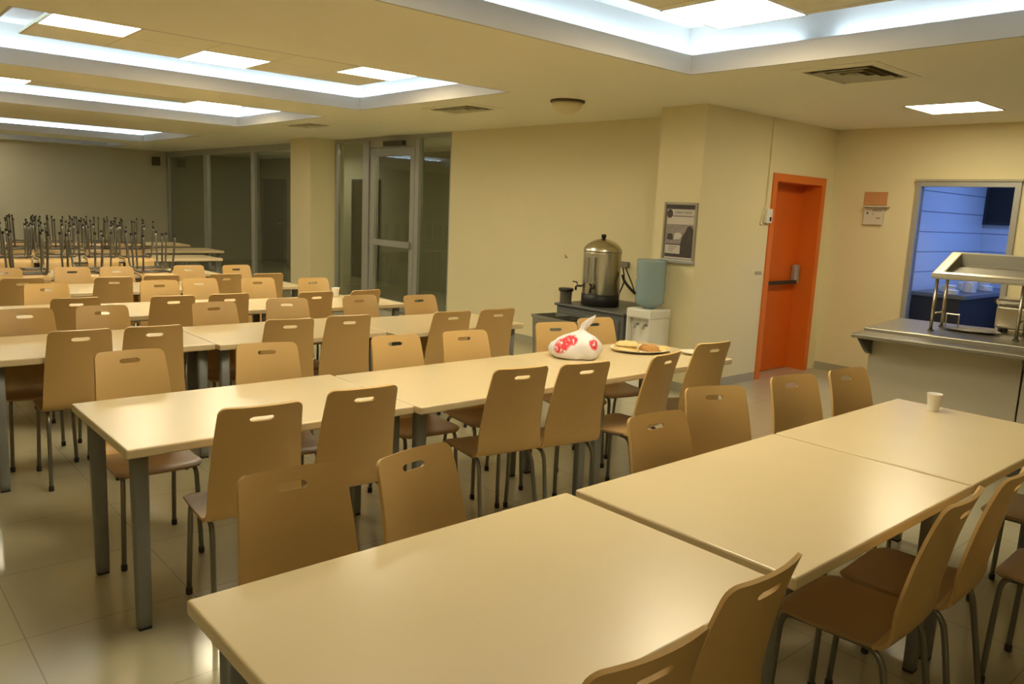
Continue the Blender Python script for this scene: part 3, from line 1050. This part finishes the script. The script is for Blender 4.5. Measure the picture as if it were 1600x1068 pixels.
# ------------------------------------------------------------------ urn corner
t_ = thing('grey_cabinet', 'dark grey metal cabinet carrying the steel urn', 'cabinet', (6.0, 5.385, 0))
b = NB(); box2(b, (-.27, -.50, .05), (.58, .40, .675), .01); obj('body', b, M['grey'], t_)
b = NB(); box2(b, (-.29, -.52, .6755), (.60, .42, .70), .008); obj('top', b, M['grey'], t_)
b = NB(); box2(b, (-.285, -.46, .10), (-.2705, .36, .62), .004); dd = obj('door', b, M['grey'], t_)
b = NB(); box2(b, (-.30, -.40, .40), (-.2855, -.37, .52), .003); obj('handle', b, M['alu'], dd)
b = NB(); box2(b, (-.24, -.47, 0), (.55, .37, .0495)); obj('plinth', b, M['black'], t_)

t_ = thing('plastic_bin', 'open olive grey bin standing in front of the dark cabinet', 'bin', (5.52, 5.47, 0), R(-4))
b = NB()
W_, D_, H_ = .30, .15, .60
o4 = [(-D_, -W_), (D_, -W_), (D_, W_), (-D_, W_)]
lv = [(.9, 0), (1.0, H_ - .03), (1.04, H_ - .028), (1.04, H_), (.96, H_), (.86, .02)]
rr = [[b.verts.new((p[0] * s, p[1] * s, z)) for p in o4] for s, z in lv]
for p, q in zip(rr, rr[1:]):
    for k in range(4):
        b.faces.new((p[k], p[(k + 1) % 4], q[(k + 1) % 4], q[k]))
b.faces.new(rr[0][::-1]); b.faces.new(rr[-1])
obj('body', b, M['olive'], t_, smooth=False)
b = NB(); box2(b, (-.12, -.26, .592), (.12, .02, .606), .003); obj('lid_flap', b, M['black'], t_)

b = NB(); lathe(b, [(.055, 0), (.06, .004), (.062, .12), (.072, .122), (.074, .15), (.06, .15), (.058, .126), (.05, .01)], 28)
o = obj('canister', b, [M['urn_grey']]); o.location = (5.79, 5.72, .7005)
tag(o, 'short grey canister with dark rim on the cabinet left of urn', 'canister')
b = NB(); lathe(b, [(.0735, .1225), (.0765, .124), (.0765, .152), (.0735, .153)], 28); obj('rim', b, M['black'], o)

t_ = thing('tea_urn', 'tall stainless steel tea urn with black base on the grey cabinet', 'urn', (5.98, 5.42, .7005))
b = NB(); lathe(b, [(.185, 0), (.192, .004), (.192, .118), (.188, .12)], 40); obj('base', b, M['black'], t_)
b = NB(); lathe(b, [(.188, .1205), (.190, .124), (.190, .52), (.194, .525), (.194, .54)], 48); obj('body', b, M['steel'], t_)
b = NB(); lathe(b, [(.1945, .5405), (.195, .555), (.186, .58), (.160, .612), (.12, .640), (.07, .662), (.03, .672)], 48); obj('lid', b, M['steel'], t_)
b = NB(); lathe(b, [(.016, .6725), (.022, .68), (.026, .705), (.022, .716), (.01, .718)], 20); obj('knob', b, M['black'], t_)
va = math.atan2(-.68, -.74)
for k, a in enumerate((va + R(-24), va + R(-88))):
    dx, dy = math.cos(a), math.sin(a)
    tap = NB()
    tube(tap, [(dx * .1915, dy * .1915, .19), (dx * .235, dy * .235, .19), (dx * .25, dy * .25, .18), (dx * .25, dy * .25, .145)], .011, 10)
    tp = obj('tap', tap, M['black'], t_)
    lv_ = NB(); tube(lv_, [(dx * .24, dy * .24, .202), (dx * .24, dy * .24, .225), (dx * .285, dy * .285, .232)], .007, 8); obj('lever', lv_, M['black'], tp)
for a in (va + R(-24),):
    dx, dy = math.cos(a), math.sin(a)
    g = NB(); tube(g, [(dx * .203, dy * .203, .235), (dx * .203, dy * .203, .49)], .013, 12)
    box(g, (dx * .197, dy * .197, .245), (.03, .03, .02)); box(g, (dx * .197, dy * .197, .485), (.03, .03, .02)); obj('sight_glass', g, M['alu'], t_)
g = NB()
a = va + R(-50)
dx, dy = math.cos(a), math.sin(a)
rot = Matrix.Rotation(a, 3, 'Z')
box(g, (dx * .191, dy * .191, .36), (.012, .05, .25), .004, rot=rot)
obj('gauge_plate', g, M['urn_grey'], t_)

b = NB(); box2(b, (XW - .035, 5.60, 1.06), (XW - .0005, 5.74, 1.12), .006); tag(obj('wall_socket', b, M['urn_grey']), 'brown grey power socket on wall right of the steel urn', 'socket')
b = NB(); tube(b, [(6.078, 5.226, 1.03), (6.09, 5.20, .96), (6.13, 5.12, .87), (6.20, 5.02, .785), (6.26, 4.965, .716)], .014, 10, smooth_steps=6); tag(obj('power_cord', b, M['black']), 'thick black cord drooping from urn toward the water cooler', 'cord', 'black cords by the urn')
b = NB(); tube(b, [(6.582, 5.66, 1.055), (6.52, 5.58, .92), (6.48, 5.60, .79), (6.45, 5.60, .7085)], .008, 8, smooth_steps=6); tag(obj('power_cord', b, M['black']), 'thin black cord hanging straight down from the wall socket', 'cord', 'black cords by the urn')
b = NB(); tube(b, [(6.575, 5.62, 1.06), (6.50, 5.46, .92), (6.42, 5.32, .80), (6.33, 5.15, .713), (6.28, 5.03, .7085)], .007, 8, smooth_steps=6); tag(obj('power_cord', b, M['black']), 'thin black cord slanting from wall socket to the cabinet top', 'cord', 'black cords by the urn')
for (y, z, lb) in ((6.55, 1.10, 'small wall hook left of the steel urn'), (5.76, 1.21, 'small wall hook right of the steel urn')):
    b = NB(); tube(b, [(XW - .0005, y, z), (XW - .03, y, z), (XW - .035, y, z + .03)], .006, 8); tag(obj('wall_hook', b, M['urn_grey']), lb, 'hook', 'small wall hooks')

# water cooler
t_ = thing('water_cooler', 'white floor standing water cooler beside the pillar', 'water cooler', (5.86, 4.69, 0))
b = NB()
box2(b, (-.145, -.14, .02), (.145, .14, .34), .012)
box2(b, (-.145, -.14, .34), (.145, -.12, .68), .004); box2(b, (-.145, .12, .34), (.145, .14, .68), .004); box2(b, (-.08, -.12, .34), (.145, .12, .68), .004)
box2(b, (-.15, -.145, .68), (.15, .145, .768), .014)
obj('body', b, M['white'], t_)
for y in (-.05, .05):
    b = NB(); tube(b, [(-.0805, y, .62), (-.125, y, .62), (-.13, y, .585)], .012, 10); obj('tap', b, M['alu'], t_)
b = NB(); box2(b, (-.14, -.115, .341), (-.085, .115, .358), .004); obj('drip_tray', b, M['urn_grey'], t_)
b = NB(); box2(b, (-.13, -.13, 0), (.13, .13, .0195)); obj('foot', b, M['black'], t_)
t_ = thing('water_bottle', 'blue tinted water bottle upturned on the white cooler', 'water bottle', (5.86, 4.69, .7685))
b = NB(); lathe(b, [(.05, 0), (.06, .008), (.11, .03), (.134, .055), (.137, .10), (.131, .13), (.137, .16), (.137, .25), (.131, .28), (.137, .31), (.139, .435), (.137, .450), (.128, .456), (.02, .452)], 40); obj('shell', b, M['bottle'], t_)

# ------------------------------------------------------------------ poster on the pillar
t_ = thing('poster_frame', 'silver framed grey poster hanging on the pillar above the cooler', 'poster', (6.05, 4.545, 1.21), R(-90))
# local: x to the right as seen, -y out of the wall
pw, ph = .185, .545
b = NB(); e = .022
box2(b, (-pw, -.020, 0.02), (-pw + e, -.0005, ph), .003); box2(b, (pw - e, -.020, 0.02), (pw, -.0005, ph), .003)
box2(b, (-pw + e, -.020, ph - e), (pw - e, -.0005, ph), .003)
obj('frame', b, M['poster_frame'], t_)
b = NB(); box2(b, (-pw - .008, -.045, -.012), (pw + .008, -.0005, .022), .005); obj('bottom_rail', b, M['alu'], t_)
b = NB(); box2(b, (-pw + e, -.008, .022), (pw - e, -.0005, ph - e)); obj('sheet', b, M['poster_mid'], t_)
def flat(name, x0, x1, z0, z1, m, lay=1):
    b = NB(); box2(b, (x0, -.008 - .0012 * lay, z0), (x1, -.0081, z1)); return obj(name, b, m, t_, smooth=False)
flat('dark_strip', -pw + e + .002, pw - e - .002, .485, ph - e - .002, M['poster_dark'])
flat('title_band', -.15, .155, .425, .480, M['poster_light'])
flat('pale_sky', -.15, .155, .345, .415, M['poster_light'])
flat('print_margin', -.155, .155, .030, .042, M['poster_light'])
flat('text_box', -.15, .02, .075, .155, M['poster_light'], 2)
flat('dark_patch', -.15, .155, .045, .165, M['poster_dark'])
b = NB()
prism(b, [(.155, .165), (.155, .30), (.125, .335), (.09, .325), (.07, .28), (.04, .24), (.02, .165)], -.0105, -.0085, 1); obj('dark_figure', b, M['poster_dark'], t_, smooth=False)
b = NB()
prism(b, [(-.14, .205), (-.075, .20), (-.07, .235), (-.09, .26), (-.13, .255)], -.0105, -.0085, 1); obj('dark_group', b, M['poster_dark'], t_, smooth=False)
b = NB()
prism(b, [(-.06, .205), (.01, .21), (.035, .24), (.015, .27), (-.05, .265)], -.0105, -.0085, 1); obj('pale_table', b, M['poster_light'], t_, smooth=False)
b = NB()
prism(b, [(-.12 + .033 * math.cos(2 * PI * k / 24), .44 + .04 * math.sin(2 * PI * k / 24)) for k in range(24)], -.0115, -.0085, 1); obj('round_emblem', b, M['poster_dark'], t_, smooth=False)
text_mesh('title', 'CERKO HOST', .034, M['poster_dark'], t_, (.03, -.0097, .452), (PI / 2, 0, 0), .95)
for k in range(3):
    flat('text_line', -.11, -.02 - .02 * k, .135 - .018 * k, .139 - .018 * k, M['poster_dark'], 3)
flat('caption_line', -.07, .13, .418, .422, M['poster_dark'], 1)

# ------------------------------------------------------------------ card and notice box by the kitchen door
t_ = thing('orange_card', 'blank peach orange card fixed above white notice on kitchen wall', 'card', (XK, 3.86, 1.835), R(-90))
b = NB(); box2(b, (-.12, -.012, 0), (.12, -.0005, .135), .002); obj('card', b, M['peach'], t_)
t_ = thing('notice_box', 'small white notice box with open flap under the orange card', 'notice', (XK, 3.83, 1.63), R(-90))
b = NB(); box2(b, (-.13, -.03, 0), (.075, -.0005, .18), .004); obj('box', b, M['paper'], t_)
b = NB(); box2(b, (-.13, -.075, .182), (.13, -.0005, .190), .002, 1); obj('flap', b, M['paper'], t_)
for (px, pz, s) in ((-.09, .12, .018), (.02, .07, .014), (.045, .07, .012), (-.03, .11, .01)):
    b = NB(); box2(b, (px - s / 2, -.032, pz - s / 2), (px + s / 2, -.0302, pz + s / 2)); obj('printed_mark', b, M['shade'], t_)
b = NB(); box2(b, (-.04, -.031, .135), (.06, -.0302, .160)); obj('label_strip', b, M['skirting'], t_)

# ------------------------------------------------------------------ serving counter
CT = thing('serving_counter', 'stainless steel serving counter with tray rail before the kitchen doorway', 'counter', (5.50, 2.58, 0), R(8))
# local: x away from diners, -y along the counter to the right
YE = -3.0
SEG = [(-1.02, .0), (-2.04, -1.03), (YE, -2.05)]
for ya, yb in SEG:
    b = NB(); box2(b, (.26, ya - (0 if ya > -1.5 else 0), .08), (1.0, yb - (.06 if yb == .0 else 0), .84), .004); obj('body_panel', b, M['counter_front'], CT)
b = NB(); box2(b, (.29, YE + .03, 0), (.95, -.10, .0795)); obj('plinth', b, M['counter_dark'], CT)
b = NB(); box2(b, (.22, YE, .8405), (1.12, -.02, .895), .008); obj('worktop', b, M['counter_top'], CT)
b = NB()
box2(b, (0, YE, .835), (.219, 0, .868), .010, 3)
obj('tray_rail', b, M['counter_top'], CT)
for y in (-.06, -1.06, -2.07):
    b = NB()
    prism(b, [(.02, .8345), (.2595, .8345), (.2595, .70), (.21, .72)], y - .02, y + .02, 1)
    obj('rail_bracket', b, M['counter_dark'], CT)
# heat-lamp gantry
G = thing('gantry_shelf', 'steel gantry hood on posts over the serving counter', 'gantry', (5.50, 2.58, .8955), R(8))
def gpost(x, y, x2, y2, h):
    b = NB(); tube(b, [(x, y, 0), (x2, y2, h)], .012, 10)
    p = obj('post', b, M['steel'], G)
    b = NB(); lathe(b, [(.022, .0002), (.022, .006), (.014, .012)], 14, (x, y, 0)); obj('flange', b, M['counter_dark'], p)
GY0, GY1 = -.40, -.93
for y in (GY0, GY1):
    gpost(.48, y, .49, y, .378)
    gpost(.80, y, .80, y, .378)
for y in (GY0, GY1):
    b = NB(); tube(b, [(.497, y, .12), (.788, y, .12)], .007, 8); obj('cross_bar', b, M['steel'], G)
b = NB()
# hood: a shallow tray tilted towards the diners, its face sunk inside a broad rim
HX0, HX1, HY0, HY1 = .42, .97, GY1 - .09, GY0 + .03
def hz(x):
    return .415 + (x - HX0) / (HX1 - HX0) * .145
def hring(i, up):
    ix = i * .55
    return [b.verts.new((x, y, hz(x) + up)) for x, y in ((HX0 + ix, HY1 - i), (HX1 - ix, HY1 - i), (HX1 - ix, HY0 + i), (HX0 + ix, HY0 + i))]
def hflat(i, z, up=None):
    ix = i * .55
    return [b.verts.new((x, y, z if up is None else max(.39, hz(x) + up))) for x, y in ((HX0 + ix, HY1 - i), (HX1 - ix, HY1 - i), (HX1 - ix, HY0 + i), (HX0 + ix, HY0 + i))]
rs = [hflat(.012, .377), hflat(0, .384), hring(0, -.004), hring(.006, .0), hring(.075, .004), hflat(.085, 0, -.085)]
for p, q in zip(rs, rs[1:]):
    for k in range(4):
        b.faces.new((p[k], p[(k + 1) % 4], q[(k + 1) % 4], q[k]))
b.faces.new(rs[0][::-1]); b.faces.new(rs[-1])
bmesh.ops.recalc_face_normals(b, faces=b.faces[:])
bmesh.ops.bevel(b, geom=b.edges[:], offset=.005, segments=2, affect='EDGES')
obj('hood', b, M['hood'], G, smooth=False)
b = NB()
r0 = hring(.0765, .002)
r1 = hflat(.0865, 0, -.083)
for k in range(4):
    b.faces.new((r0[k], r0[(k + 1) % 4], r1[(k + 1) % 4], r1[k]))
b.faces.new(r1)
obj('recess_shade_liner', b, M['counter_top'], G, smooth=False)  # liner darkened to paint the dark reflection inside the hood recess

t_ = thing('food_warmer', 'round shouldered steel food warmer on counter behind the gantry post', 'food warmer', (6.61, 1.776, .8955), R(8))
b = NB(); box2(b, (-.14, -.22, .03), (.14, .22, .20), .02, 3); obj('body', b, M['steel'], t_)
b = NB(); box2(b, (-.15, -.23, .2005), (.15, .23, .25), .024, 4); obj('lid', b, M['steel'], t_)
for sx in (-1, 1):
    for sy in (-1, 1):
        b = NB(); lathe(b, [(.015, .0003), (.018, .0295)], 10, (sx * .11, sy * .18, 0)); obj('foot', b, M['black'], t_)
b = NB(); tube(b, [(0, .231, .225), (0, .26, .225), (0, .26, .20)], .008, 8); obj('handle', b, M['black'], t_)
# folded cloth / tray on the counter and a small wire stand
b = NB(); lathe(b, [(.11, 0), (.12, .002), (.15, .014), (.155, .016), (.15, .018), (.11, .006), (.02, .005)], 32, sx=.7, sy=1.25)
o = obj('serving_dish', b, M['steel']); o.location = (6.27, 2.06, .8956); o.rotation_euler = (0, 0, R(8)); tag(o, 'shallow steel dish lying on counter under the gantry', 'dish')
b = NB(); tube(b, [(6.46, 2.31, .8965), (6.46, 2.31, .99), (6.46, 2.22, .99), (6.46, 2.22, .8965)], .006, 8); box2(b, (6.42, 2.215, .8955), (6.50, 2.315, .8995)); tag(obj('wire_stand', b, M['steel']), 'small bent wire stand on counter beside the left gantry post', 'stand')
